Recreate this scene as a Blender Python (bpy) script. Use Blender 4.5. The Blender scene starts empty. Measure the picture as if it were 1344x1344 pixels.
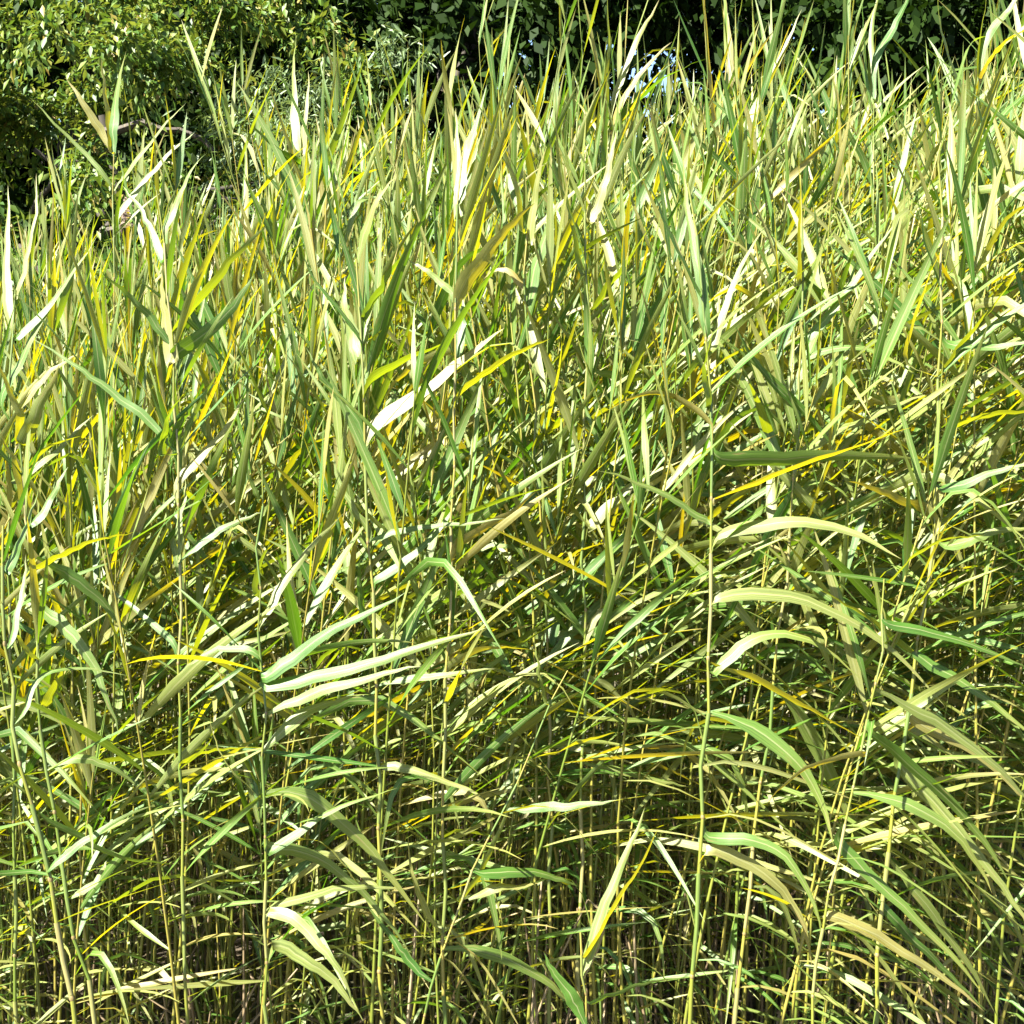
import bpy, math, random
import numpy as np
from mathutils import Vector, Matrix
random.seed(11); rng = np.random.default_rng(11)
R = math.radians
S = bpy.context.scene
COL = S.collection

# ------------------------------------------------------------------ camera, light, exposure
CAM_H, PITCH = 1.45, R(-5.0)
FPX = 672 / math.tan(R(20.0))                 # focal length in pixels of the 1344 px photograph
cd = bpy.data.cameras.new('camera'); cam = bpy.data.objects.new('camera', cd); COL.objects.link(cam)
cd.sensor_width = 36; cd.lens = 18 / math.tan(R(20.0)); cd.clip_start = 0.05; cd.clip_end = 2000
cam.location = (0, 0, CAM_H); cam.rotation_euler = (R(90) + PITCH, 0, 0)
S.camera = cam
SUN = Vector((-0.74, -0.57, 1.08)).normalized()   # direction towards the sun: high on the left, a little behind the camera
w = bpy.data.worlds.new('World'); S.world = w; w.use_nodes = True
wn = w.node_tree; wn.nodes.clear()
sky = wn.nodes.new('ShaderNodeTexSky'); sky.sky_type = 'NISHITA'; sky.sun_disc = False
sky.sun_elevation = math.asin(SUN.z); sky.sun_rotation = math.atan2(SUN.x, SUN.y)
sky.air_density = 0.7; sky.dust_density = 0.5
bg = wn.nodes.new('ShaderNodeBackground'); bg.inputs[1].default_value = 0.05
wo = wn.nodes.new('ShaderNodeOutputWorld')
wn.links.new(sky.outputs[0], bg.inputs[0]); wn.links.new(bg.outputs[0], wo.inputs[0])
ld = bpy.data.lights.new('sun', 'SUN'); ld.energy = 5.0; ld.angle = R(0.5); ld.color = (1.0, 0.96, 0.87)
lo = bpy.data.objects.new('sun', ld); COL.objects.link(lo)
lo.rotation_euler = (-SUN).to_track_quat('-Z', 'Y').to_euler(); lo.location = (-6, -3, 9)
vs = S.view_settings; vs.view_transform = 'Standard'; vs.look = 'None'; vs.gamma = 1; vs.exposure = 3.05
vs.use_curve_mapping = False
S.cycles.max_bounces = 4; S.cycles.transparent_max_bounces = 4
S.cycles.diffuse_bounces = 2; S.cycles.transmission_bounces = 3; S.cycles.glossy_bounces = 2

FWD = Vector((0, math.cos(PITCH), math.sin(PITCH))); UPV = Vector((0, -math.sin(PITCH), math.cos(PITCH))); RGT = Vector((1, 0, 0))
EYE = Vector((0, 0, CAM_H))
def at(px, py, d):                            # the point that stands d metres in front of the lens at photo pixel (px, py)
    return EYE + FWD * d + RGT * ((px - 672) / FPX * d) + UPV * ((672 - py) / FPX * d)
def project(p):
    q = Vector(p) - EYE; d = q.dot(FWD)
    return 672 + q.dot(RGT) / d * FPX, 672 - q.dot(UPV) / d * FPX, d

# ------------------------------------------------------------------ materials
def new_mat(name):
    m = bpy.data.materials.new(name); m.use_nodes = True; nt = m.node_tree; nt.nodes.clear()
    out = nt.nodes.new('ShaderNodeOutputMaterial')
    return m, nt, nt.nodes.new, nt.links.new, out
def ramp(N, stops, interp='LINEAR'):
    r = N('ShaderNodeValToRGB'); e = r.color_ramp.elements; r.color_ramp.interpolation = interp
    while len(e) < len(stops): e.new(0.5)
    for i, (p, c) in enumerate(stops): e[i].position = p; e[i].color = (*c, 1)
    return r
def math_node(N, L, op, a, b=None):
    n = N('ShaderNodeMath'); n.operation = op
    for i, v in enumerate((a, b)):
        if v is None: continue
        if isinstance(v, (int, float)): n.inputs[i].default_value = v
        else: L(v, n.inputs[i])
    return n.outputs[0]
def mix_col(N, L, f, a, b, mode='MIX'):
    n = N('ShaderNodeMix'); n.data_type = 'RGBA'; n.blend_type = mode
    for i, v in ((0, f), (6, a), (7, b)):
        if isinstance(v, (int, float)): n.inputs[i].default_value = v
        elif isinstance(v, tuple): n.inputs[i].default_value = (*v, 1)
        else: L(v, n.inputs[i])
    return n.outputs[2]
def individual(N, L):                          # a number of its own for every object and every loose piece
    oi = N('ShaderNodeObjectInfo'); ge = N('ShaderNodeNewGeometry')
    return math_node(N, L, 'FRACT', math_node(N, L, 'ADD', oi.outputs['Random'], math_node(N, L, 'MULTIPLY', ge.outputs['Random Per Island'], 7.31)))

def blade_material(name, stops, trans_stops, trans=0.42, rough=0.36, spec=0.6, stripes=True):
    m, nt, N, L, out = new_mat(name)
    rnd = individual(N, L)
    base = ramp(N, stops); L(rnd, base.inputs[0]); tc = ramp(N, trans_stops); L(rnd, tc.inputs[0])
    col, tcol = base.outputs[0], tc.outputs[0]
    bs = N('ShaderNodeBsdfPrincipled'); bs.inputs['Roughness'].default_value = rough
    bs.inputs['Specular IOR Level'].default_value = spec
    if stripes:
        uv = N('ShaderNodeUVMap'); uv.uv_map = 'UVMap'
        sx = N('ShaderNodeSeparateXYZ'); L(uv.outputs[0], sx.inputs[0])
        mp = N('ShaderNodeMapping'); mp.inputs['Scale'].default_value = (26, 1.6, 1); L(uv.outputs[0], mp.inputs[0])
        off = N('ShaderNodeCombineXYZ'); L(math_node(N, L, 'MULTIPLY', rnd, 50.0), off.inputs[1]); L(off.outputs[0], mp.inputs['Location'])
        nz = N('ShaderNodeTexNoise'); nz.inputs['Scale'].default_value = 1.0; nz.inputs['Detail'].default_value = 2; L(mp.outputs[0], nz.inputs['Vector'])
        veins = ramp(N, [(0.3, (0.45, 0.52, 0.42)), (0.66, (1.3, 1.24, 1.2))]); L(nz.outputs['Fac'], veins.inputs[0])
        col = mix_col(N, L, 1.0, col, veins.outputs[0], 'MULTIPLY'); tcol = mix_col(N, L, 0.7, tcol, veins.outputs[0], 'MULTIPLY')
        # pale midrib
        rib = math_node(N, L, 'LESS_THAN', math_node(N, L, 'ABSOLUTE', math_node(N, L, 'SUBTRACT', sx.outputs[0], 0.5)), 0.045)
        col = mix_col(N, L, math_node(N, L, 'MULTIPLY', rib, 0.55), col, (0.25, 0.25, 0.12))
        tipf = math_node(N, L, 'MULTIPLY', math_node(N, L, 'POWER', sx.outputs[1], 2.2), math_node(N, L, 'FRACT', math_node(N, L, 'MULTIPLY', rnd, 13.7)))
        col = mix_col(N, L, math_node(N, L, 'MULTIPLY', tipf, 0.75), col, (0.18, 0.165, 0.030))
        mp3 = N('ShaderNodeMapping'); mp3.inputs['Scale'].default_value = (9, 70, 1); L(uv.outputs[0], mp3.inputs[0]); L(off.outputs[0], mp3.inputs['Location'])
        n3 = N('ShaderNodeTexNoise'); n3.inputs['Scale'].default_value = 1.0; n3.inputs['Detail'].default_value = 1; L(mp3.outputs[0], n3.inputs['Vector'])
        sp = ramp(N, [(0.70, (0, 0, 0)), (0.76, (1, 1, 1))]); L(n3.outputs['Fac'], sp.inputs[0])
        col = mix_col(N, L, math_node(N, L, 'MULTIPLY', sp.outputs[0], 0.8), col, (0.10, 0.055, 0.02))
        # dry blotches and withered tips on some blades
        mp2 = N('ShaderNodeMapping'); mp2.inputs['Scale'].default_value = (3, 5, 1); L(uv.outputs[0], mp2.inputs[0]); L(off.outputs[0], mp2.inputs['Location'])
        n2 = N('ShaderNodeTexNoise'); n2.inputs['Scale'].default_value = 1.0; n2.inputs['Detail'].default_value = 3; L(mp2.outputs[0], n2.inputs['Vector'])
        wear = math_node(N, L, 'ADD', n2.outputs['Fac'], math_node(N, L, 'MULTIPLY', math_node(N, L, 'POWER', sx.outputs[1], 4.0), math_node(N, L, 'MULTIPLY', rnd, 0.22)))
        wr = ramp(N, [(0.62, (0, 0, 0)), (0.74, (1, 1, 1))]); L(wear, wr.inputs[0])
        col = mix_col(N, L, math_node(N, L, 'MULTIPLY', wr.outputs[0], 0.7), col, (0.22, 0.15, 0.06))
        bp = N('ShaderNodeBump'); bp.inputs['Strength'].default_value = 0.25; bp.inputs['Distance'].default_value = 0.002
        L(nz.outputs['Fac'], bp.inputs['Height']); L(bp.outputs[0], bs.inputs['Normal'])
    L(col, bs.inputs['Base Color'])
    tr = N('ShaderNodeBsdfTranslucent'); L(tcol, tr.inputs[0])
    mx = N('ShaderNodeMixShader'); mx.inputs[0].default_value = trans
    L(bs.outputs[0], mx.inputs[1]); L(tr.outputs[0], mx.inputs[2]); L(mx.outputs[0], out.inputs[0])
    return m

M_LEAF = blade_material('reed_leaf',
    [(0.0, (0.034, 0.098, 0.010)), (0.3, (0.062, 0.130, 0.018)), (0.6, (0.118, 0.162, 0.036)), (0.92, (0.17, 0.178, 0.058)), (1.0, (0.185, 0.155, 0.045))],
    [(0.0, (0.07, 0.18, 0.004)), (0.3, (0.15, 0.23, 0.004)), (0.55, (0.27, 0.29, 0.002)), (0.8, (0.42, 0.375, 0.001)), (1.0, (0.50, 0.37, 0.001))], trans=0.39, rough=0.48, spec=0.5)
M_DEADLEAF = blade_material('withered_leaf',
    [(0.0, (0.20, 0.14, 0.08)), (1.0, (0.28, 0.22, 0.13))], [(0.0, (0.2, 0.12, 0.03)), (1.0, (0.25, 0.17, 0.06))], trans=0.25, rough=0.6, spec=0.3)
M_CROWN = blade_material('tree_leaf',
    [(0.0, (0.022, 0.060, 0.004)), (0.5, (0.052, 0.096, 0.008)), (0.9, (0.100, 0.130, 0.016)), (1.0, (0.15, 0.10, 0.02))],
    [(0.0, (0.08, 0.14, 0.01)), (1.0, (0.18, 0.20, 0.02))], trans=0.3, rough=0.5, spec=0.28, stripes=False)
M_GREY = blade_material('willow_leaf',
    [(0.0, (0.07, 0.11, 0.04)), (1.0, (0.11, 0.15, 0.065))], [(0.0, (0.10, 0.15, 0.03)), (1.0, (0.16, 0.2, 0.05))], trans=0.25, rough=0.45, spec=0.4, stripes=False)
M_DARK = blade_material('shaded_tree_leaf',  # the shade of the background trees is put into this near-black leaf colour
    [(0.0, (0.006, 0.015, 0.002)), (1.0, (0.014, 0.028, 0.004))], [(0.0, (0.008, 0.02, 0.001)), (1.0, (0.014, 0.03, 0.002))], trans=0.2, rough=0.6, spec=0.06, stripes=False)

def stalk_material(name, stops, node_dark=0.5, rough=0.45, trans=0.0):
    m, nt, N, L, out = new_mat(name)
    rnd = individual(N, L); base = ramp(N, stops); L(rnd, base.inputs[0])
    uv = N('ShaderNodeUVMap'); uv.uv_map = 'UVMap'
    mp = N('ShaderNodeMapping'); mp.inputs['Scale'].default_value = (9, 3, 1); L(uv.outputs[0], mp.inputs[0])
    nz = N('ShaderNodeTexNoise'); nz.inputs['Scale'].default_value = 1; nz.inputs['Detail'].default_value = 4; L(mp.outputs[0], nz.inputs['Vector'])
    v = ramp(N, [(0.3, (0.62, 0.6, 0.5)), (0.65, (1.1, 1.08, 1.0))]); L(nz.outputs['Fac'], v.inputs[0])
    col = mix_col(N, L, 1.0, base.outputs[0], v.outputs[0], 'MULTIPLY')
    sx = N('ShaderNodeSeparateXYZ'); L(uv.outputs[0], sx.inputs[0])
    fr = math_node(N, L, 'FRACT', math_node(N, L, 'MULTIPLY', sx.outputs[1], 9.0))
    nd = math_node(N, L, 'MULTIPLY', math_node(N, L, 'LESS_THAN', fr, 0.05), node_dark)
    col = mix_col(N, L, nd, col, (0.10, 0.08, 0.03))
    bs = N('ShaderNodeBsdfPrincipled'); bs.inputs['Roughness'].default_value = rough; L(col, bs.inputs['Base Color'])
    L(bs.outputs[0], out.inputs[0])
    return m
M_STEM = stalk_material('reed_stem', [(0, (0.065, 0.10, 0.010)), (0.5, (0.125, 0.13, 0.015)), (1, (0.18, 0.15, 0.03))])
M_SHEATH = stalk_material('leaf_sheath', [(0, (0.06, 0.10, 0.016)), (0.6, (0.11, 0.13, 0.03)), (1, (0.17, 0.15, 0.06))], node_dark=0.0)
M_NODE = stalk_material('stem_node', [(0, (0.12, 0.09, 0.03)), (1, (0.16, 0.12, 0.05))])
M_DRY = stalk_material('dry_cane', [(0, (0.10, 0.07, 0.035)), (0.6, (0.16, 0.115, 0.065)), (1, (0.24, 0.19, 0.12))], rough=0.7)
M_PLUME = stalk_material('reed_plume', [(0, (0.17, 0.10, 0.09)), (1, (0.24, 0.18, 0.16))], rough=0.8)
M_BARK = stalk_material('bark', [(0, (0.022, 0.018, 0.012)), (1, (0.038, 0.03, 0.022))], rough=0.85)

def ground_material():
    m, nt, N, L, out = new_mat('reed_bed_soil')
    tc = N('ShaderNodeTexCoord'); bs = N('ShaderNodeBsdfPrincipled'); bs.inputs['Roughness'].default_value = 0.9
    n1 = N('ShaderNodeTexNoise'); n1.inputs['Scale'].default_value = 0.6; n1.inputs['Detail'].default_value = 6; L(tc.outputs['Object'], n1.inputs['Vector'])
    n2 = N('ShaderNodeTexNoise'); n2.inputs['Scale'].default_value = 35; n2.inputs['Detail'].default_value = 6; L(tc.outputs['Object'], n2.inputs['Vector'])
    r1 = ramp(N, [(0.4, (0.06, 0.045, 0.028)), (0.62, (0.07, 0.085, 0.03))]); L(n1.outputs['Fac'], r1.inputs[0])
    r2 = ramp(N, [(0.3, (0.5, 0.48, 0.45)), (0.7, (1.3, 1.25, 1.1))]); L(n2.outputs['Fac'], r2.inputs[0])
    L(mix_col(N, L, 1.0, r1.outputs[0], r2.outputs[0], 'MULTIPLY'), bs.inputs['Base Color'])
    bp = N('ShaderNodeBump'); bp.inputs['Strength'].default_value = 0.6; bp.inputs['Distance'].default_value = 0.03
    L(n2.outputs['Fac'], bp.inputs['Height']); L(bp.outputs[0], bs.inputs['Normal']); L(bs.outputs[0], out.inputs[0])
    return m

# ------------------------------------------------------------------ mesh helpers
def build_mesh(name, V, F, UV, mat):
    """V (n,3), F list/array of quads (m,4), UV (n,2) per vertex."""
    V = np.asarray(V, np.float32); F = np.asarray(F, np.int32)
    me = bpy.data.meshes.new(name)
    me.vertices.add(len(V)); me.vertices.foreach_set('co', V.ravel())
    k = F.shape[1]
    me.loops.add(F.size); me.loops.foreach_set('vertex_index', F.ravel())
    me.polygons.add(len(F)); me.polygons.foreach_set('loop_start', np.arange(0, F.size, k, dtype=np.int32))
    me.polygons.foreach_set('use_smooth', np.ones(len(F), bool))
    if UV is not None:
        ul = me.uv_layers.new(name='UVMap'); ul.data.foreach_set('uv', np.asarray(UV, np.float32)[F.ravel()].ravel())
    me.update(calc_edges=True); me.materials.append(mat)
    return me
def link(name, me, parent=None):
    o = bpy.data.objects.new(name, me); COL.objects.link(o)
    if parent is not None: o.parent = parent
    return o
def thing(name, loc, label, cat, group=None):
    o = bpy.data.objects.new(name, None); COL.objects.link(o); o.location = loc; o.empty_display_size = 0.05
    o['label'] = label; o['category'] = cat
    if group: o['group'] = group
    return o
class Acc:                                      # many pieces joined into one mesh
    def __init__(s): s.V, s.F, s.U, s.n = [], [], [], 0
    def add(s, V, F, U):
        s.V.append(np.asarray(V, np.float32)); s.F.append(np.asarray(F, np.int32) + s.n); s.U.append(np.asarray(U, np.float32)); s.n += len(V)
    def mesh(s, name, mat): return build_mesh(name, np.concatenate(s.V), np.concatenate(s.F), np.concatenate(s.U), mat)

def strip_faces(nr, nc):
    i, j = np.meshgrid(np.arange(nr - 1), np.arange(nc - 1), indexing='ij')
    a = (i * nc + j).ravel()
    return np.stack([a, a + 1, a + nc + 1, a + nc], 1)
def width_profile(t):
    grow = np.clip(t / 0.32, 0, 1); grow = grow * grow * (3 - 2 * grow)
    return (0.24 + 0.76 * grow) * np.clip(1 - t ** 1.9, 0, 1) ** 0.85 * (1 - 0.25 * t) + 0.004
def blade(P, side, W, fold=0.18, nc=3, waves=0.0):
    """A leaf along the points P, side[i] across it; folded along its midrib."""
    P = np.asarray(P, float); n = len(P); t = np.linspace(0, 1, n)
    T = np.gradient(P, axis=0); T /= np.linalg.norm(T, axis=1, keepdims=True) + 1e-9
    side = np.asarray(side, float); side = side - (side * T).sum(1, keepdims=True) * T
    side /= np.linalg.norm(side, axis=1, keepdims=True) + 1e-9
    Nn = np.cross(T, side)
    wd = width_profile(t) * W
    u = np.linspace(-1, 1, nc)
    V = P[:, None, :] + side[:, None, :] * (u[None, :, None] * wd[:, None, None] / 2) + Nn[:, None, :] * (fold * (np.abs(u)[None, :, None] ** 1.3) * wd[:, None, None] / 2)
    if waves:
        V = V + Nn[:, None, :] * (waves * wd[:, None] * np.sin(t[:, None] * 17 + u[None] * 2.1) * u[None] ** 2)[..., None]
    UV = np.stack(np.broadcast_arrays(((u + 1) / 2)[None, :], t[:, None]), -1).reshape(-1, 2)
    return V.reshape(-1, 3), strip_faces(n, nc), UV
def tube(P, rad, sides=5):
    P = np.asarray(P, float); n = len(P); rad = np.broadcast_to(rad, (n,))
    T = np.gradient(P, axis=0); T /= np.linalg.norm(T, axis=1, keepdims=True) + 1e-9
    ref = np.array([0.3, 1.0, 0.1]) if abs(T[0][2]) > 0.6 else np.array([0, 0, 1.0])
    A = np.cross(T, ref); A /= np.linalg.norm(A, axis=1, keepdims=True); B = np.cross(T, A)
    a = np.linspace(0, 2 * math.pi, sides + 1)
    V = P[:, None] + (A[:, None] * np.cos(a)[None, :, None] + B[:, None] * np.sin(a)[None, :, None]) * rad[:, None, None]
    UV = np.stack(np.broadcast_arrays((a / (2 * math.pi))[None, :], np.linspace(0, 1, n)[:, None]), -1).reshape(-1, 2)
    F = strip_faces(n, sides + 1)
    return V.reshape(-1, 3), F, UV

# ------------------------------------------------------------------ leaf shapes (grow along local +X, up is +Z)
def leaf_local(el0, droop, L, W, n=8, kink=None, twist0=0.0, twist=0.0, wander=0.0, fold=0.2):
    t = np.linspace(0, 1, n)
    el = el0 - droop * (t ** 1.25 if droop < R(34) else 1 - (1 - t) ** 4.5)
    if kink is not None: el = el - kink[1] * (1 / (1 + np.exp(-(t - kink[0]) * 26)))
    az = wander * t ** 1.5
    d = np.stack([np.cos(el) * np.cos(az), np.cos(el) * np.sin(az), np.sin(el)], 1)
    P = np.concatenate([[[0, 0, 0]], np.cumsum((d[:-1] + d[1:]) / 2, 0)]) * (L / (n - 1))
    up = np.array([0, 0, 1.0]) * 0.999 + np.array([-1, 0, 0]) * 0.05
    side0 = np.stack([-np.sin(az), np.cos(az), np.zeros(n)], 1)
    Nn = np.cross(d, side0); tw = twist0 + twist * t
    side = side0 * np.cos(tw)[:, None] + Nn * np.sin(tw)[:, None]
    return blade(P, side, W, fold=fold, nc=3)
CLASSES = {   # initial elevation, droop, length, width ranges
    'spear': ((64, 88), (-4, 10), (0.17, 0.30), (0.011, 0.023)),
    'steep': ((50, 76), (0, 18), (0.20, 0.35), (0.013, 0.025)),
    'mid':   ((30, 55), (0, 28), (0.26, 0.42), (0.014, 0.025)),
    'flat':  ((5, 32), (0, 32), (0.26, 0.44), (0.014, 0.025)),
    'hang':  ((0, 30), (35, 65), (0.32, 0.48), (0.013, 0.021)),
    'low':   ((10, 40), (55, 95), (0.24, 0.42), (0.012, 0.022)),
}
SHAPES = {}
for cname, (e, dr, ln, wd) in CLASSES.items():
    SHAPES[cname] = []
    for k in range(22):
        U = random.uniform
        kink = (U(0.3, 0.75), R(U(40, 110))) if cname in ('mid', 'flat', 'steep') and random.random() < 0.15 else None
        V, F, UV = leaf_local(R(U(*e)), R(U(*dr)), U(*ln), U(*wd), n=8, kink=kink,
                              twist0=R(random.gauss(0, 28)), twist=R(random.gauss(0, 70)), wander=R(random.gauss(0, 14)), fold=U(0.08, 0.4))
        ri = [0, 1, 3, 5, 6, 7]                  # the mass behind gets the same blade with fewer rings
        V2 = V.reshape(8, 3, 3)[ri].reshape(-1, 3); U2 = UV.reshape(8, 3, 2)[ri].reshape(-1, 2)
        SHAPES[cname].append((V2, strip_faces(6, 3), U2, build_mesh('leaf', V, F, UV, M_LEAF)))

def leaf_class(s, xs):
    """s: height up the stem 0..1, xs: -1 left edge .. 1 right edge of the bed: lower and further right hang more."""
    q = s + random.gauss(0, 0.07) - 0.16 * max(0, xs) + 0.10 * max(0, -xs)
    if xs > 0.25 and s < 0.62 and random.random() < 0.6: return 'hang'
    if q > 0.95: return 'spear'
    if q > 0.77: return 'steep'
    if q > 0.58: return 'mid'
    if q > 0.36: return 'flat'
    return 'low' if random.random() < 0.55 else 'flat'
def leaf_azimuth(cls):
    r = random.random()                          # the wind lays most blades over to the right
    if cls == 'spear': return random.choice((0, 0, math.pi)) + random.gauss(0, R(50))
    if cls == 'steep': return (0 if r < 0.64 else math.pi) + random.gauss(0, R(42))
    if cls == 'hang': return random.gauss(R(-14), R(22))
    if r < 0.76: return random.gauss(R(-10), R(26))
    if r < 0.92: return random.gauss(R(180), R(40))
    return random.uniform(0, 2 * math.pi)

# ------------------------------------------------------------------ ground
ext = 300.0; gn = 41
gx = np.sign(np.linspace(-1, 1, gn)) * np.abs(np.linspace(-1, 1, gn)) ** 3 * ext
GX, GY = np.meshgrid(gx, gx, indexing='ij'); GZ = 0.03 * np.sin(GX * 1.3) * np.cos(GY * 0.9) * np.exp(-(GX ** 2 + GY ** 2) / 900) - 0.03
gme = build_mesh('ground', np.stack([GX.ravel(), GY.ravel(), GZ.ravel()], 1), strip_faces(gn, gn), None, ground_material())
g = link('ground', gme); g['kind'] = 'structure'; g['label'] = 'dark soil under the reed bed'

# ------------------------------------------------------------------ reeds that the photograph singles out
HEROES = []; PENDING = []
def pick_side(T, tone):
    """side vector across the blade so that it faces the lens and takes the light as the tone says: c lit face, y lit from behind, d edge-on to the sun"""
    best, bs_ = None, -9
    T = T.normalized(); view = -FWD
    n0 = (view - T * view.dot(T)).normalized()
    for a in range(-66, 67, 6):
        n = Matrix.Rotation(R(a), 3, T) @ n0
        vis = n.dot(n0); s = n.dot(SUN)
        goal = {'c': 0.85, 'y': -0.75, 'd': -0.08}[tone]
        sc = vis * 0.5 - abs(s - goal)
        if sc > bs_: bs_, best, bv = sc, n, vis
    return T.cross(best).normalized(), bv
def bez(a, b, c, n):
    t = np.linspace(0, 1, n)[:, None]; a, b, c = (np.array(v) for v in (a, b, c))
    q = np.linalg.norm(b - a); q = min(0.6, max(0.28, q / (q + np.linalg.norm(c - b) + 1e-9)))
    b = (b - (1 - q) ** 2 * a - q * q * c) / (2 * q * (1 - q))      # the curve passes through b at its share of the length
    return (1 - t) ** 2 * a + 2 * t * (1 - t) * b + t ** 2 * c
def hero(d, stem, leaves, label, rpx=5.0, young=False):
    pts = [at(x, y, d + (0.0 if len(q) == 0 else q[0])) for x, y, *q in stem]
    # carry the stem down to the soil
    p0, p1 = pts[0], pts[1]; dirn = (p0 - p1).normalized()
    if p0.z > 0: pts.insert(0, Vector((p0.x + dirn.x / max(0.3, -dirn.z) * p0.z * 0.6, p0.y + 0.02, -0.03)))
    root = pts[0].copy(); root.z = 0
    e = thing('reed', root, label, 'reed', 'reeds of the bed')
    P = np.array(pts); seg = np.linalg.norm(np.diff(P, axis=0), axis=1); acc = np.concatenate([[0], np.cumsum(seg)])
    tt = np.linspace(0, acc[-1], 22); C = np.stack([np.interp(tt, acc, P[:, k]) for k in range(3)], 1)
    for _ in range(3): C[1:-1] = (C[:-2] + 2 * C[1:-1] + C[2:]) / 4
    C[1:, 0] += rng.normal(0, 0.0028, 21); C[1:, 1] += rng.normal(0, 0.0028, 21)
    r0 = 0.54 * rpx / FPX * d; rad = r0 * (1 - 0.62 * np.linspace(0, 1, 22))
    V, F, U = tube(C - np.array(root), rad, 7)
    st = link('stem', build_mesh('stem', V, F, U, M_STEM), e)
    for k in range(3, 20, 3):
        a = C[k] - np.array(root); b = a + (C[k + 1] - C[k]) / np.linalg.norm(C[k + 1] - C[k]) * r0 * 1.6
        V, F, U = tube(np.stack([a, (a + b) / 2, b]), np.array([1.0, 1.35, 1.0]) * rad[k], 7)
        link('node', build_mesh('node', V, F, U, M_NODE), st)
        m = min(21, k + 2); Q = C[k:m + 1] - np.array(root); Q = Q.copy(); Q[0] += (Q[1] - Q[0]) * 0.15
        V, F, U = tube(Q, np.linspace(1.08, 1.25, len(Q)) * rad[k], 7)
        link('sheath', build_mesh('sheath', V, F, U, M_SHEATH), e)
    for lf in leaves:
        (ax, ay), (bx, by), (cx, cy), wpx, tone = lf[:5]
        dd = lf[5] if len(lf) > 5 else random.uniform(-0.06, 0.10)
        a, b, c = at(ax, ay, d), at(bx, by, d + dd * 0.4), at(cx, cy, d + dd)
        # start the blade on its own stem
        j = int(np.argmin(np.abs(C[:, 2] - a.z))); sp = Vector(C[j])
        P = bez(a, b, c, 14)
        tan = Vector(P[8] - P[4]); sd, vis = pick_side(tan, tone)
        gap = (sp - a).length
        if gap > 0.012 and gap < 0.5:
            P = np.concatenate([np.linspace(np.array(sp), P[0], 4)[:-1], P])
            for _ in range(2): P[1:-1] = (P[:-2] + 2 * P[1:-1] + P[2:]) / 4
        W = wpx / FPX * d / max(0.62, vis) * random.uniform(0.72, 1.02)
        tw = random.gauss(0, 0.7); n = len(P); P[2:] += np.cumsum(rng.normal(0, 0.0016, (n - 2, 3)), 0)
        sds = []
        for i in range(n):
            sds.append(np.array(Matrix.Rotation(tw * (i / n - 0.4), 3, tan.normalized()) @ sd))
        V, F, U = blade(P - np.array(root), np.array(sds), W, fold=random.uniform(0.08, 0.25), nc=5, waves=0.035)
        link('leaf', build_mesh('leaf', V, F, U, M_LEAF), e)
    HEROES.append(e)
    PENDING.append((e, C, root, d))
    return e

hero(2.3, [(905,1360),(925,1000),(937,640),(928,420),(905,240)], [
    ((927,430),(905,320),(885,205),20,'c'), ((925,400),(880,310),(835,225),17,'y'), ((930,470),(960,380),(1005,300),15,'c'),
    ((940,604),(1080,598),(1215,606),26,'d'), ((938,655),(1050,612),(1190,560),14,'y'), ((938,700),(1080,682),(1188,728),24,'c'),
    ((935,782),(1020,778),(1228,925),20,'c'), ((930,890),(1000,832),(1130,895),20,'c'), ((935,935),(1005,965),(1092,1110),27,'c'),
    ((920,1112),(990,1135),(1070,1275),22,'c'), ((925,1106),(1015,1110),(1085,1235),24,'c'), ((935,560),(880,520),(800,545),12,'d'),
    ((934,540),(931,500),(935,440),14,'y'), ((932,870),(1010,905),(1150,980),15,'y'), ((938,690),(860,640),(780,615),14,'c')],
    'tallest near reed right of centre, long pale drooping blades down its right side', 6)
hero(2.45, [(960,1370),(1008,940),(1045,640),(1056,400),(1052,230)], [
    ((1055,378),(1053,300),(1056,195),20,'y'), ((1090,390),(1082,330),(1075,262),14,'y'), ((1052,470),(1130,460),(1205,503),11,'c'),
    ((1052,460),(1110,390),(1185,300),16,'c'), ((1020,900),(1065,965),(1152,1152),27,'c'), ((1040,650),(990,745),(915,880),22,'d'),
    ((1046,600),(1120,560),(1230,520),18,'c'), ((1030,760),(1110,790),(1210,880),18,'c'), ((1050,540),(1000,490),(960,420),14,'y'),
    ((1035,690),(1150,700),(1250,770),18,'y')],
    'slim reed with one wide golden upright blade, next right of the tallest near reed', 5)
hero(2.35, [(1148,1370),(1165,1100),(1203,850),(1238,690),(1228,540),(1238,360),(1232,215)], [
    ((1225,690),(1228,620),(1222,545),14,'y'), ((1185,478),(1205,400),(1245,300),22,'y'), ((1228,500),(1290,410),(1355,320),18,'y'),
    ((1238,720),(1300,700),(1365,688),20,'c'), ((1230,680),(1180,655),(1120,632),18,'d'), ((1215,800),(1290,760),(1365,735),16,'y'),
    ((1195,860),(1270,905),(1365,980),20,'c'), ((1180,940),(1260,980),(1365,1080),20,'c'), ((1170,1000),(1265,1100),(1365,1240),22,'c'),
    ((1160,1120),(1225,1200),(1310,1335),22,'c'), ((1150,1180),(1210,1240),(1300,1325),18,'c'), ((1232,570),(1300,545),(1365,540),18,'y'),
    ((1235,450),(1290,455),(1365,440),18,'c'), ((1200,860),(1120,800),(1060,770),14,'y'), ((1236,380),(1215,300),(1205,230),16,'y'),
    ((1236,640),(1300,620),(1365,600),18,'c')],
    'leaning reed near the right edge with golden upright top blades and many blades swept right', 6)
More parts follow.
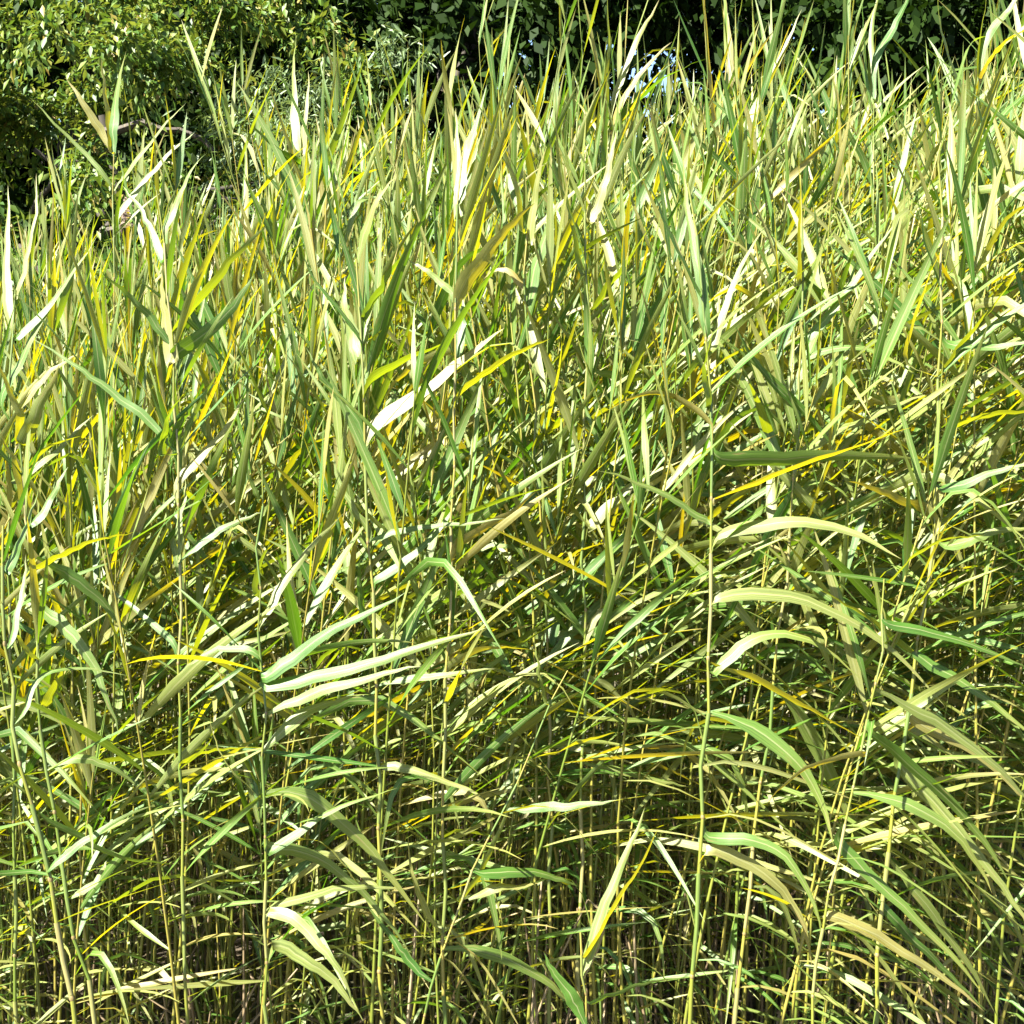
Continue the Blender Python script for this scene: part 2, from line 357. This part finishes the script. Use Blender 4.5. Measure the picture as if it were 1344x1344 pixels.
hero(2.25, [(1060,1400),(1075,1200),(1120,1050),(1150,900),(1165,760)], [
    ((1120,1040),(1200,1060),(1300,1180),20,'c'), ((1095,1100),(1190,1190),(1300,1310),24,'c'), ((1080,1200),(1180,1245),(1295,1330),20,'c'),
    ((1150,905),(1240,955),(1365,1070),22,'c'), ((1135,960),(1230,1030),(1330,1160),20,'y'), ((1160,820),(1250,840),(1350,890),18,'c'),
    ((1165,770),(1220,720),(1290,700),16,'y'), ((1140,990),(1080,1000),(1000,1060),12,'d')],
    'short reed at lower right whose pale blades all hang down towards the corner', 5)
hero(2.55, [(758,1370),(765,1000),(768,620),(772,370),(769,215)], [
    ((771,370),(752,295),(735,178),22,'y'), ((768,700),(830,635),(892,602),22,'c'), ((771,415),(810,362),(862,290),13,'y'),
    ((768,430),(800,435),(842,447),9,'c'), ((766,870),(795,790),(835,775),15,'c'), ((765,890),(800,905),(850,980),14,'c'),
    ((769,300),(790,240),(812,170),16,'c'), ((768,560),(820,520),(900,500),13,'y'), ((767,620),(720,580),(690,545),12,'y'),
    ((764,1000),(830,1020),(905,1035),12,'c'), ((765,760),(800,765),(862,800),18,'c'), ((769,480),(830,500),(900,470),14,'d')],
    'straight slender reed at the centre with a golden blade leaning left at its top', 5)
hero(2.6, [(722,1370),(722,1050),(720,850),(702,620),(692,430),(688,300)], [
    ((688,315),(680,235),(613,118),19,'y'), ((688,300),(672,240),(660,170),14,'c'), ((693,395),(708,325),(738,252),27,'c'),
    ((700,392),(735,330),(768,238),20,'d'), ((692,380),(660,350),(630,380),12,'c'), ((721,855),(719,810),(724,765),14,'y'),
    ((721,790),(712,735),(748,682),16,'c'), ((722,850),(738,785),(762,740),22,'c'), ((700,600),(660,555),(632,515),11,'y'),
    ((700,590),(730,560),(790,520),18,'y'), ((690,330),(700,260),(715,190),16,'c'), ((720,980),(770,985),(840,1000),12,'c'),
    ((702,640),(640,690),(560,700),14,'c')],
    'reed topped by a broad cream blade beside a dark green one, near the centre', 5)
hero(2.4, [(586,1370),(578,1150),(590,800),(598,470),(600,330),(607,200)], [
    ((600,388),(637,338),(700,270),24,'d'), ((597,385),(575,366),(540,342),12,'c'), ((606,262),(612,210),(625,150),23,'c'),
    ((602,300),(600,220),(603,130),16,'c'), ((600,470),(603,430),(606,392),18,'c'), ((597,460),(540,480),(500,540),14,'d'),
    ((592,720),(640,690),(700,640),18,'d'), ((590,770),(540,800),(470,850),12,'c'), ((597,520),(660,470),(720,440),15,'y'),
    ((582,1245),(655,1252),(770,1345),23,'c'), ((584,1230),(560,1200),(530,1100),14,'c'), ((588,870),(640,850),(700,850),14,'d')],
    'reed with a broad dark blade held out to the right just below its pale tuft', 5)
hero(2.4, [(500,1370),(497,1000),(489,780),(479,560),(474,430),(468,340)], [
    ((475,478),(460,425),(455,350),25,'c'), ((475,425),(500,378),(552,312),17,'y'), ((481,500),(530,472),(602,433),15,'y'),
    ((484,560),(570,500),(658,432),25,'c'), ((488,705),(560,690),(662,678),13,'c'), ((470,345),(480,290),(515,230),18,'c'),
    ((476,440),(440,400),(400,330),14,'y'), ((489,760),(560,720),(620,640),16,'c'), ((494,900),(560,885),(650,880),15,'c'),
    ((497,1000),(560,1010),(640,1050),15,'c'), ((480,560),(440,510),(405,450),14,'y'), ((486,700),(450,640),(430,580),15,'c'),
    ((492,840),(470,770),(468,730),15,'y')],
    'reed with a broad white blade standing straight up beside a wide cream blade slanting right', 6)
hero(2.2, [(352,1370),(345,1100),(343,850),(337,700),(342,610)], [
    ((341,812),(385,748),(452,670),17,'c'), ((336,788),(340,745),(353,708),15,'y'), ((344,895),(425,843),(525,780),25,'c'),
    ((345,905),(480,868),(645,818),23,'c'), ((345,940),(430,902),(555,878),19,'c'), ((345,985),(420,932),(492,914),19,'c'),
    ((349,1040),(405,1048),(565,1215),24,'c'), ((350,1112),(410,1125),(545,1265),22,'c'), ((352,1190),(400,1208),(470,1320),22,'c'),
    ((354,1240),(400,1262),(475,1340),25,'c'), ((347,1122),(420,1075),(525,1035),15,'c'), ((348,1195),(420,1168),(535,1165),14,'c'),
    ((340,660),(330,640),(312,610),9,'c'), ((343,860),(290,850),(230,890),14,'c'), ((346,1050),(300,1010),(270,940),13,'y')],
    'reed with a fan of long cream blades arching down and right near the ground', 5)
hero(2.3, [(245,1370),(238,1050),(235,800),(229,600),(226,480),(216,330),(208,250)], [
    ((229,488),(214,420),(216,338),27,'c'), ((218,350),(195,290),(160,235),16,'c'), ((226,430),(270,382),(350,305),13,'y'),
    ((206,568),(130,505),(38,440),15,'c'), ((208,600),(214,560),(228,528),13,'y'), ((226,585),(236,555),(257,532),15,'y'),
    ((236,735),(234,690),(242,630),14,'c'), ((234,850),(165,795),(115,760),11,'c'), ((234,740),(280,700),(340,680),15,'c'),
    ((236,880),(290,850),(330,820),14,'c'), ((218,320),(225,260),(262,200),17,'c'), ((215,440),(180,390),(140,350),14,'y'),
    ((238,1000),(300,985),(360,985),13,'y'), ((230,640),(290,580),(330,520),16,'c'), ((220,470),(270,440),(330,360),22,'d')],
    'reed at left with an upright wide cream blade and a long blade slanting left', 5)
hero(2.15, [(105,1370),(75,1200),(46,1080),(20,960),(8,850),(2,690)], [
    ((28,940),(48,888),(160,886),10,'c'), ((10,860),(25,800),(30,730),14,'c'), ((5,760),(30,700),(50,640),16,'c'),
    ((40,1060),(110,1100),(230,1130),14,'d'), ((60,1140),(130,1090),(200,1060),12,'c')],
    'thick bent reed at the far left edge, bare and pale along its lower stem', 8)
hero(2.25, [(128,1370),(88,1180),(58,1000),(46,820),(38,660),(26,570)], [
    ((37,668),(22,610),(-4,562),16,'y'), ((40,690),(70,662),(102,615),19,'c'), ((48,732),(95,757),(185,850),21,'c'),
    ((55,800),(92,828),(147,962),26,'c'), ((50,870),(30,850),(16,836),14,'c'), ((30,590),(50,540),(78,480),25,'d'),
    ((50,930),(80,880),(90,820),14,'y'), ((62,1010),(110,1000),(180,1050),13,'c'), ((45,750),(100,720),(180,700),12,'y'),
    ((27,590),(20,530),(-2,480),15,'y'), ((90,1180),(130,1150),(150,1120),12,'c')],
    'second reed from the left edge, two broad cream blades falling to the right', 6)
hero(2.5, [(20,1370),(18,1000),(12,700),(8,520),(20,380)], [
    ((2,530),(38,458),(80,375),22,'c'), ((14,420),(8,340),(6,240),20,'c'), ((18,400),(40,330),(48,230),10,'c'),
    ((10,560),(60,500),(110,470),15,'c'), ((10,640),(60,600),(120,540),16,'c'), ((16,450),(60,400),(130,310),13,'c')],
    'reed at the left border with a grey green blade rising across the dark gap', 5)
hero(2.12, [(775,1400),(766,1300),(764,1225)], [
    ((765,1268),(805,1165),(853,1055),22,'c'), ((768,1262),(820,1180),(872,1088),17,'y'), ((768,1345),(742,1290),(720,1243),25,'c'),
    ((770,1320),(830,1300),(900,1290),12,'d')],
    'short young shoot at the bottom centre with two long blades held up to the right', 6)
hero(2.3, [(545,1380),(600,1185),(660,1060),(705,970),(745,880)], [
    ((632,1146),(695,1140),(760,1157),17,'c'), ((615,1180),(660,1165),(700,1160),14,'c'), ((665,1062),(730,1058),(812,1048),16,'c'),
    ((690,1000),(745,978),(805,956),11,'y'), ((600,1190),(650,1110),(680,1000),13,'d'), ((570,1290),(510,1240),(470,1180),15,'c'),
    ((720,930),(700,880),(690,840),11,'y')],
    'thin reed leaning strongly right across the dark gap low at the centre', 4)
hero(3.3, [(965,900),(962,500),(960,300),(958,120)], [
    ((958,105),(957,60),(950,-30),15,'c'), ((948,190),(934,105),(922,-30),19,'y'), ((960,130),(968,60),(976,-30),14,'y'),
    ((960,150),(985,90),(1020,40),12,'y'), ((961,200),(1000,120),(1055,10),12,'c'), ((960,240),(990,190),(1040,150),13,'c')],
    'tall far reed with a golden blade and a white blade against the dark trees', 3.5)
hero(3.2, [(1150,900),(1150,450),(1148,250),(1146,130)], [
    ((1140,120),(1135,55),(1138,-30),17,'y'), ((1150,140),(1144,85),(1152,-30),14,'c'), ((1150,80),(1172,48),(1205,-20),13,'c'),
    ((1148,190),(1180,220),(1190,200),8,'c'), ((1148,250),(1120,190),(1090,140),13,'c'), ((1148,300),(1190,240),(1250,190),13,'y')],
    'tall far reed with a golden upright blade right of the white bladed one', 3.5)
hero(3.1, [(1290,900),(1290,400),(1285,240),(1284,130)], [
    ((1263,118),(1240,60),(1230,-30),17,'y'), ((1285,150),(1283,80),(1294,-30),17,'y'), ((1290,60),(1318,20),(1345,-20),18,'c'),
    ((1287,110),(1320,60),(1365,30),15,'y'), ((1288,200),(1330,140),(1365,110),15,'c'), ((1288,260),(1330,200),(1370,170),14,'y')],
    'tall reed at the top right corner with gold and cream blades running out of view', 3.5)
hero(3.4, [(805,900),(803,400),(800,250),(800,160)], [
    ((798,110),(782,50),(758,-10),12,'y'), ((804,130),(832,62),(866,-2),15,'c'), ((797,170),(800,90),(800,-10),13,'y'),
    ((802,180),(860,120),(935,78),14,'y'), ((800,190),(830,110),(880,50),13,'c'), ((801,230),(770,170),(740,130),12,'c')],
    'far reed with a spray of golden blades in front of the pale sky gap', 3.5)
hero(3.3, [(420,1000),(412,500),(405,330),(392,200)], [
    ((390,190),(388,120),(392,35),16,'c'), ((404,290),(375,220),(310,105),18,'c'), ((396,220),(350,190),(312,150),15,'y'),
    ((398,240),(380,180),(352,110),13,'y'), ((400,260),(430,190),(470,130),14,'c'), ((405,320),(370,260),(335,215),16,'y'),
    ((396,210),(400,150),(405,90),13,'c')],
    'far reed with a broad white spear blade against the lit tree at left', 3.5)
hero(3.2, [(150,1000),(152,500),(150,320),(148,200)], [
    ((150,205),(150,140),(162,68),16,'c'), ((146,205),(142,140),(138,72),9,'y'), ((146,200),(116,145),(84,104),15,'c'),
    ((148,240),(100,190),(45,130),9,'c'), ((150,250),(190,190),(240,140),10,'c'), ((150,290),(190,240),(260,180),14,'c')],
    'far reed at left whose pale blades stand up in front of the leafy tree', 3.5)

# ------------------------------------------------------------------ the rest of the bed
def bed_height(xn, d):
    """height of the top of the foliage at distance d and screen position xn (-1 left .. 1 right)"""
    k = min(1.0, max(0.0, (d - 2.35) / 0.75))
    front = 1.64 + 0.08 * xn
    back = 2.16 + 0.22 * xn + 0.08 * (1 if -0.5 < xn < 0.1 else 0) - 0.09 * min(1, max(0, (-xn - 0.42) / 0.1)) - 0.5 * max(0, -xn - 0.75)
    return front + (back - front) * k ** 0.8 + 0.15 * max(0.0, d - 3.1)
spots = []
cell = 0.098
yy = 2.38
while yy < 5.4:
    half = 0.364 * yy + 0.5
    xx = -half - 0.9  # extra unseen reeds on the left, added to shade the bed in view
    while xx < half:
        x = xx + random.uniform(-0.5, 0.5) * cell * 1.3; y = yy + random.uniform(-0.5, 0.5) * cell * 1.3
        keep = 1.0 if y > 2.9 else 0.4 + 0.6 * (y - 2.38) / 0.52
        if random.random() < keep: spots.append((x, max(y, 2.36)))
        xx += cell
    yy += cell
    cell = 0.074 if yy < 3.4 else 0.088
def reed_plan(x, y):
    xn = (x / y) / 0.364
    top = bed_height(xn, y) * random.gauss(0.945, 0.07)
    if random.random() < 0.12: top *= random.uniform(0.6, 0.85)
    h = max(0.7, top - 0.24)                     # stem tip; the spear leaves rise above it
    lean = Vector((random.gauss(0.07 + 0.05 * xn, 0.08), random.gauss(-0.02, 0.06), 0)) * h
    bow = random.gauss(0.0, 0.03)
    nl = random.randint(15, 19) + (7 if y < 2.8 else 0)
    def stem_at(s): return Vector((lean.x * s ** 1.6 + bow * math.sin(s * 3.1), lean.y * s ** 1.6, h * s))
    lv = []
    for k in range(nl):
        s = (0.2 if y < 2.75 else 0.36) + (0.80 if y < 2.75 else 0.64) * (k / (nl - 1)) ** 0.85 + random.uniform(-0.02, 0.02); s = min(1, s)
        c = leaf_class(s, xn); az = leaf_azimuth(c)
        sc = random.uniform(0.8, 1.12) * (0.62 if s < 0.42 else 0.8 if s < 0.55 and xn < 0.2 else 1.0) * (1.0 if y < 2.9 else 0.86)
        lv.append((s, c, random.randrange(22), az, sc))
    for _ in range(random.choice((1, 2, 2))): lv.append((random.uniform(0.96, 1.0), 'spear', random.randrange(22), random.uniform(0, 6.28), random.uniform(0.75, 1.05)))
    return h, stem_at, lv
plans = []
for x, y in spots: plans.append((x, y, *reed_plan(x, y)))
def on_view(x, y, h):
    px = [project((x, y, z))[0] for z in (0.4, h)]
    return all(-10 < p < 1354 for p in px)
order = sorted((i for i, p in enumerate(plans) if on_view(p[0], p[1], p[2])), key=lambda i: plans[i][1])
N_SINGLE = 296 - len(HEROES)
single = order[:N_SINGLE]; sset = set(single)

# words for the single reeds: rank by depth, column by what stands above or beside them
ORD = ['first', 'second', 'third', 'fourth', 'fifth', 'sixth', 'seventh', 'eighth', 'ninth', 'tenth', 'eleventh', 'twelfth', 'thirteenth', 'fourteenth',
       'fifteenth', 'sixteenth', 'seventeenth', 'eighteenth', 'nineteenth', 'twentieth']
COLS = [(170, 'below the leafy tree, leftward'), (330, 'below the leafy tree, midway'), (480, 'below the willow shrub'),
        (620, 'left of the pale sky gap'), (760, 'below the pale sky gap'), (900, 'right of the pale sky gap'),
        (1050, 'around the tallest near reed'), (1200, 'left of the leaning edge reed'), (9999, 'along the right edge')]
n3 = len(single) // 4
cells = {}
for k, i in enumerate(single):
    rank = min(3, k // max(1, n3)); px = project((plans[i][0], plans[i][1], 1.0))[0]
    c = next(j for j, (lim, _) in enumerate(COLS) if px < lim)
    cells.setdefault((rank, c), []).append((px, i))
RANK = ['front row', 'second row', 'third row', 'fourth row']
labels = {}
for (rank, c), lst in cells.items():
    for q, (px, i) in enumerate(sorted(lst)):
        labels[i] = f'{ORD[q] if q < 20 else "last"} reed from the left in the {RANK[rank]} {COLS[c][1]}'

for e, C, root, d in PENDING:                    # the lesser blades of the singled-out reeds
    xs = (C[10][0] / d) / 0.364
    for k in range(11 if C[-1][2] > 1.3 else 4):
        s = random.uniform(0.22, 0.98); c = leaf_class(s * min(1, C[-1][2] / 1.7), xs)
        o = link('leaf', SHAPES[c][random.randrange(22)][3], e); j = min(21, int(s * 21))
        o.location = Vector(C[j]) - Vector(root); sc = random.uniform(0.5, 0.85); o.scale = (sc, sc, sc); o.rotation_euler = (0, 0, leaf_azimuth(c))
def stem_geom(h, stem_at, r0, n, sides):
    s = np.linspace(0, 1, n); C = np.array([stem_at(v) for v in s]); C[0, 2] = -0.03
    return tube(C, r0 * (1 - 0.65 * s), sides)
def plume_geom(p, tip_dir, L):
    acc = Acc()
    for _ in range(60):
        f = random.random(); b = np.array(p) + np.array(tip_dir) * L * f * 0.75
        a = random.uniform(0, 6.28); l = L * random.uniform(0.25, 0.5) * (1 - 0.5 * f)
        dr = np.array([math.cos(a) * 0.28, math.sin(a) * 0.28, 0.95]); dr /= np.linalg.norm(dr)
        P = np.stack([b, b + dr * l * 0.5, b + dr * l + np.array([0.02, 0, -0.02])])
        acc.add(*tube(P, np.array([0.0008, 0.0014, 0.0004]), 3))
    return acc
rest_leaf, rest_stem = Acc(), Acc()
for i, (x, y, h, stem_at, lv) in enumerate(plans):
    r0 = random.uniform(0.0026, 0.0044)
    if i in sset:
        e = thing('reed', (x, y, 0), labels[i], 'reed', 'reeds of the bed')
        link('stem', build_mesh('stem', *stem_geom(h, stem_at, r0, 9, 5), M_STEM), e)
        for s, c, k, az, sc in lv:
            o = link('leaf', SHAPES[c][k][3], e); o.location = stem_at(s); o.rotation_euler = (0, 0, az); o.scale = (sc, sc, sc)
    else:
        base = np.array([x, y, 0.0])
        V, F, U = stem_geom(h, stem_at, r0, 6, 4); rest_stem.add(V + base, F, U)
        for s, c, k, az, sc in lv:
            V, F, U, _ = SHAPES[c][k]
            ca, sa = math.cos(az), math.sin(az)
            Vr = V * sc; Vr = np.stack([Vr[:, 0] * ca - Vr[:, 1] * sa, Vr[:, 0] * sa + Vr[:, 1] * ca, Vr[:, 2]], 1)
            rest_leaf.add(Vr + base + np.array(stem_at(s)), F, U)
me = rest_leaf.mesh('distant_reeds', M_LEAF)
far = link('distant_reeds', me); far['kind'] = 'stuff'; far['label'] = 'dense mass of reeds standing behind the nearer rows'
fs = link('stems', rest_stem.mesh('stems', M_STEM), far); fs['kind'] = 'stuff'
print('tris', sum(2 * len(m.polygons) for m in bpy.data.meshes), 'reeds', len(plans), 'single', len(single), 'stuff leaf faces', len(me.polygons))

young = Acc(); ystem = Acc()
for _ in range(300):
    y = random.uniform(2.5, 4.6); x = random.uniform(-1, 1) * (0.364 * y + 0.3); h = random.uniform(0.35, 1.25) * (0.75 + 0.1 * y / 3)
    lx = random.gauss(0.05, 0.08) * h; base = np.array([x, y, 0.0])
    V, F, U = tube(np.array([[0, 0, -0.03], [lx * 0.4, 0, h * 0.5], [lx, 0, h]]), np.array([0.0022, 0.0018, 0.0008]), 3); ystem.add(V + base, F, U)
    for k in range(random.randint(9, 13)):
        q = random.uniform(0.15, 1.0); V, F, U, _m = SHAPES[random.choice(('steep', 'mid', 'flat', 'flat', 'low'))][random.randrange(22)]
        az = random.gauss(0, 1.1) if random.random() < 0.7 else random.uniform(0, 6.28); ca, sa = math.cos(az), math.sin(az); sc = random.uniform(0.28, 0.6)
        Vr = V * sc; Vr = np.stack([Vr[:, 0] * ca - Vr[:, 1] * sa, Vr[:, 0] * sa + Vr[:, 1] * ca, Vr[:, 2]], 1)
        young.add(Vr + base + np.array([lx * q, 0, h * q]), F, U)
yo = link('undergrowth', young.mesh('undergrowth', M_LEAF)); yo['kind'] = 'stuff'; yo['label'] = 'undergrowth of small leaved young shoots between the reeds'
ys = link('stems', ystem.mesh('stems', M_STEM), yo); ys['kind'] = 'stuff'

# plumes: purplish flower heads on a few far reeds
PLUMES = [(160, 290, 3.6, 'slender purplish flower head of a reed below the leafy tree')]
for px, py, d, lab in PLUMES:
    p = at(px, py + 20, d)
    e = thing('flowering_reed', (p.x - 0.1, p.y, 0), lab, 'reed', 'flowering reeds')
    b = np.array(p) - np.array([p.x - 0.1, p.y, 0])
    C = np.stack([np.array([0, 0, -0.03]), b * 0.5 + np.array([-0.02, 0, 0]), b])
    link('stem', build_mesh('stem', *tube(C, np.array([0.005, 0.004, 0.002]), 5), M_STEM), e)
    link('plume', plume_geom(b, np.array([0.15, 0, 0.98]), 0.12).mesh('plume', M_PLUME), e)
    for s, c in ((0.6, 'mid'), (0.75, 'mid'), (0.88, 'steep')):
        o = link('leaf', SHAPES[c][random.randrange(22)][3], e); o.location = (b[0] * s, 0, b[2] * s); o.rotation_euler = (0, 0, random.gauss(0, 0.6))

# ------------------------------------------------------------------ dead canes and litter at the foot of the bed
litter = Acc()
for _ in range(1100):
    y = random.uniform(2.3, 5.2) ; x = random.uniform(-1, 1) * (0.364 * y + 0.4)
    a = random.uniform(0, 6.28); L = random.uniform(0.12, 0.5); el = abs(random.gauss(0.5, 0.5))
    dv = np.array([math.cos(a) * math.cos(el), math.sin(a) * math.cos(el), math.sin(el)]) * L
    p = np.array([x, y, random.uniform(-0.01, 0.05)])
    litter.add(*tube(np.stack([p, p + dv * 0.5 + np.array([0, 0, 0.01]), p + dv]), np.array([0.004, 0.0035, 0.0015]), 3))
o = link('reed_litter', litter.mesh('reed_litter', M_DRY)); o['kind'] = 'stuff'; o['label'] = 'tangle of broken brown reed straw on the soil'
CANES = []
for _ in range(170):
    y = random.uniform(2.45, 4.2); x = random.uniform(-1, 1) * 0.35 * y
    if random.random() < 0.25: x = abs(x)
    CANES.append((x, y, random.uniform(0.22, 0.62)))
SEATS = {}
CANES.sort(key=lambda c: c[0] / c[1])
for q, (x, y, h) in enumerate(CANES):
    lx, ly = random.gauss(0, 0.12) * h, random.gauss(0, 0.1) * h
    sect = min(16, int(q / 10))
    side = ['far left corner', 'thick bent reed', 'left edge reeds', 'left cream blade reed', 'left cream blade reed', 'arching fan reed', 'arching fan reed', 'white blade reed', 'dark blade reed',
            'leaning thin reed', 'centre reed', 'young shoot', 'tallest near reed', 'golden blade reed', 'lower right reed', 'right edge reed', 'lower right corner'][sect]
    seat = SEATS.get(side, 0); SEATS[side] = seat + 1
    e = thing('dead_cane', (x, y, 0), f'{ORD[min(19, seat)]} dry brown cane from the left by the foot of the {side}', 'dead reed', 'dead canes at the foot of the bed')
    s = np.linspace(0, 1, 5)[:, None]
    C = np.concatenate([lx * s ** 1.5, ly * s ** 1.5, h * s], 1); C[0, 2] = -0.03
    C[2:, 0] += random.gauss(0, 0.012)
    link('stem', build_mesh('stem', *tube(C, np.linspace(0.0036, 0.0018, 5) * random.uniform(0.8, 1.3), 4), M_DRY), e)
    if random.random() < 0.6:
        V, F, U = leaf_local(R(random.uniform(-20, 50)), R(random.uniform(60, 140)), random.uniform(0.12, 0.28), 0.013, n=6, twist=1.2, fold=0.5)
        o = link('withered_leaf', build_mesh('withered_leaf', V, F, U, M_DEADLEAF), e); o.location = C[random.choice((2, 3, 4))]; o.rotation_euler = (0, 0, random.uniform(0, 6.28))

# ------------------------------------------------------------------ trees
def leaf_quads(P, D, size, aspect, thin=False):
    """folded four-cornered leaves at P (n,3) pointing along D (n,3)"""
    n = len(P); D = D / np.linalg.norm(D, axis=1, keepdims=True)
    up = rng.normal(0, 1, (n, 3)) * 0.5 + np.array([0, 0, 1.0]); s = np.cross(D, up); s /= np.linalg.norm(s, axis=1, keepdims=True) + 1e-9
    nn = np.cross(s, D); sz = (size * rng.uniform(0.6, 1.25, n))[:, None]
    mid = P + D * sz * 0.45 - nn * sz * 0.06; tip = P + D * sz - nn * sz * 0.18
    l = mid + s * sz * aspect / 2 + nn * sz * 0.07; r = mid - s * sz * aspect / 2 + nn * sz * 0.07
    V = np.stack([P, l, tip, r, mid], 1).reshape(-1, 3)
    if thin: V = np.stack([P, l, tip, r], 1).reshape(-1, 3); F = np.arange(n * 4).reshape(-1, 4); return V, F, np.zeros((len(V), 2))
    b = (np.arange(n) * 5)[:, None]
    F = np.concatenate([b + np.array([[0, 4, 2, 1]]), b + np.array([[0, 3, 2, 4]])], 1).reshape(-1, 4)
    return V, F, np.zeros((len(V), 2))
def limb(a, b, r0, r1, sag=0.0, n=7):
    t = np.linspace(0, 1, n)[:, None]; a, b = np.array(a), np.array(b)
    C = a + (b - a) * t; C[1:-1] += rng.normal(0, 0.03, (n - 2, 3)) * np.linalg.norm(b - a); C[:, 2] += sag * np.sin(t[:, 0] * 3.14)
    return tube(C, np.linspace(r0, r1, n), 7)
def tree(name, label, base, crown_c, crown_r, nclump, per, leaf, aspect, mat, trunk_r, group=None, clump_r=0.4, singles=0, gaps=()):
    e = thing(name, base, label, 'tree', group); B = np.array(base)
    cc, cr = np.array(crown_c) - B, np.array(crown_r)
    top = cc + np.array([0, 0, cr[2] * 0.3])
    link('trunk', build_mesh('trunk', *limb((0, 0, -0.1), top, trunk_r, trunk_r * 0.4, n=10), M_BARK), e)
    PP, DD = [], []
    cl = []
    while len(cl) < nclump:
        v = rng.normal(0, 1, 3); v /= np.linalg.norm(v); rr = rng.uniform(0.35, 1.0) ** 0.5
        p = cc + v * rr * cr * (1 + 0.16 * math.sin(v[0] * 5 + v[2] * 7 + base[0]))
        if p[2] + B[2] < 0.3: continue
        w_ = p + B; px, py, d = project(w_)
        if any((px - gx_) ** 2 / gr ** 2 + (py - gy_) ** 2 / gv ** 2 < 1 for gx_, gy_, gr, gv in gaps) and random.random() < 0.82: continue
        cl.append(p)
    for k in range(min(8, nclump // 3)):
        a = top * rng.uniform(0.45, 1.0); q = a + (cl[k] - a) * 0.6
        link('limb', build_mesh('limb', *limb(a, q, trunk_r * 0.38, 0.012, 0.1), M_BARK), e)
    for p in cl:
        out = p - cc; out[2] *= 0.4; out = out / (np.linalg.norm(out) + 1e-6)
        n = per; nsp = max(3, per // 14)
        for _ in range(nsp):                    # each clump is a handful of hanging twigs with leaves along them
            dr = out * 0.8 + rng.normal(0, 0.75, 3); dr /= np.linalg.norm(dr)
            L = clump_r * rng.uniform(0.7, 1.5); m = per // nsp
            t = rng.uniform(0.05, 1, m)[:, None]
            pts = p + dr * L * t + np.array([0, 0, -0.45]) * L * t ** 2 + rng.normal(0, leaf * 0.45, (m, 3))
            ddv = dr * 0.5 + np.array([0, 0, -0.55]) + rng.normal(0, 0.55, (m, 3))
            PP.append(pts); DD.append(ddv)
    PP, DD = np.concatenate(PP), np.concatenate(DD)
    if singles:
        dist = np.linalg.norm(PP + B - np.array([0, 0, CAM_H]), axis=1)
        pr = np.array([project(q + B)[:2] for q in PP]); ok = (pr[:, 0] > -5) & (pr[:, 1] > -5) & (pr[:, 1] < 330)
        idx = np.argsort(np.where(ok, dist, 99))[:singles]
        V0, F0, U0 = leaf_quads(np.zeros((1, 3)), np.array([[1.0, 0, 0]]), leaf, aspect)
        lm = [build_mesh('leaf', *leaf_quads(np.zeros((1, 3)), np.array([[1.0, 0, -0.1]]), leaf, aspect), mat) for _ in range(14)]
        for j in idx:
            o = link('leaf', lm[j % 14], e); o.location = PP[j]; o.rotation_euler = Vector(DD[j]).to_track_quat('X', 'Z').to_euler()
        keep = np.ones(len(PP), bool); keep[idx] = False; PP, DD = PP[keep], DD[keep]
    c = link('crown', build_mesh('crown', *leaf_quads(PP, DD, leaf, aspect, mat is M_DARK), mat), e); c['kind'] = 'stuff'
    return e

tree('leafy_tree', 'bushy sunlit tree with drooping leaf clusters behind the left of the reeds', (-2.35, 7.9, 0), (-2.25, 7.9, 2.5), (1.9, 1.3, 1.5), 165, 420, 0.060, 0.42, M_CROWN, 0.07, clump_r=0.23, singles=290)
tree('willow_shrub', 'fine leaved grey green shrub beside the bushy sunlit tree', (-0.95, 7.6, 0), (-0.98, 7.6, 2.3), (0.55, 0.6, 0.95), 60, 130, 0.06, 0.22, M_GREY, 0.03, clump_r=0.3)
GAPS = ((760, 105, 125, 82), (870, 85, 80, 70), (760, 20, 50, 18), (1210, 60, 40, 30))
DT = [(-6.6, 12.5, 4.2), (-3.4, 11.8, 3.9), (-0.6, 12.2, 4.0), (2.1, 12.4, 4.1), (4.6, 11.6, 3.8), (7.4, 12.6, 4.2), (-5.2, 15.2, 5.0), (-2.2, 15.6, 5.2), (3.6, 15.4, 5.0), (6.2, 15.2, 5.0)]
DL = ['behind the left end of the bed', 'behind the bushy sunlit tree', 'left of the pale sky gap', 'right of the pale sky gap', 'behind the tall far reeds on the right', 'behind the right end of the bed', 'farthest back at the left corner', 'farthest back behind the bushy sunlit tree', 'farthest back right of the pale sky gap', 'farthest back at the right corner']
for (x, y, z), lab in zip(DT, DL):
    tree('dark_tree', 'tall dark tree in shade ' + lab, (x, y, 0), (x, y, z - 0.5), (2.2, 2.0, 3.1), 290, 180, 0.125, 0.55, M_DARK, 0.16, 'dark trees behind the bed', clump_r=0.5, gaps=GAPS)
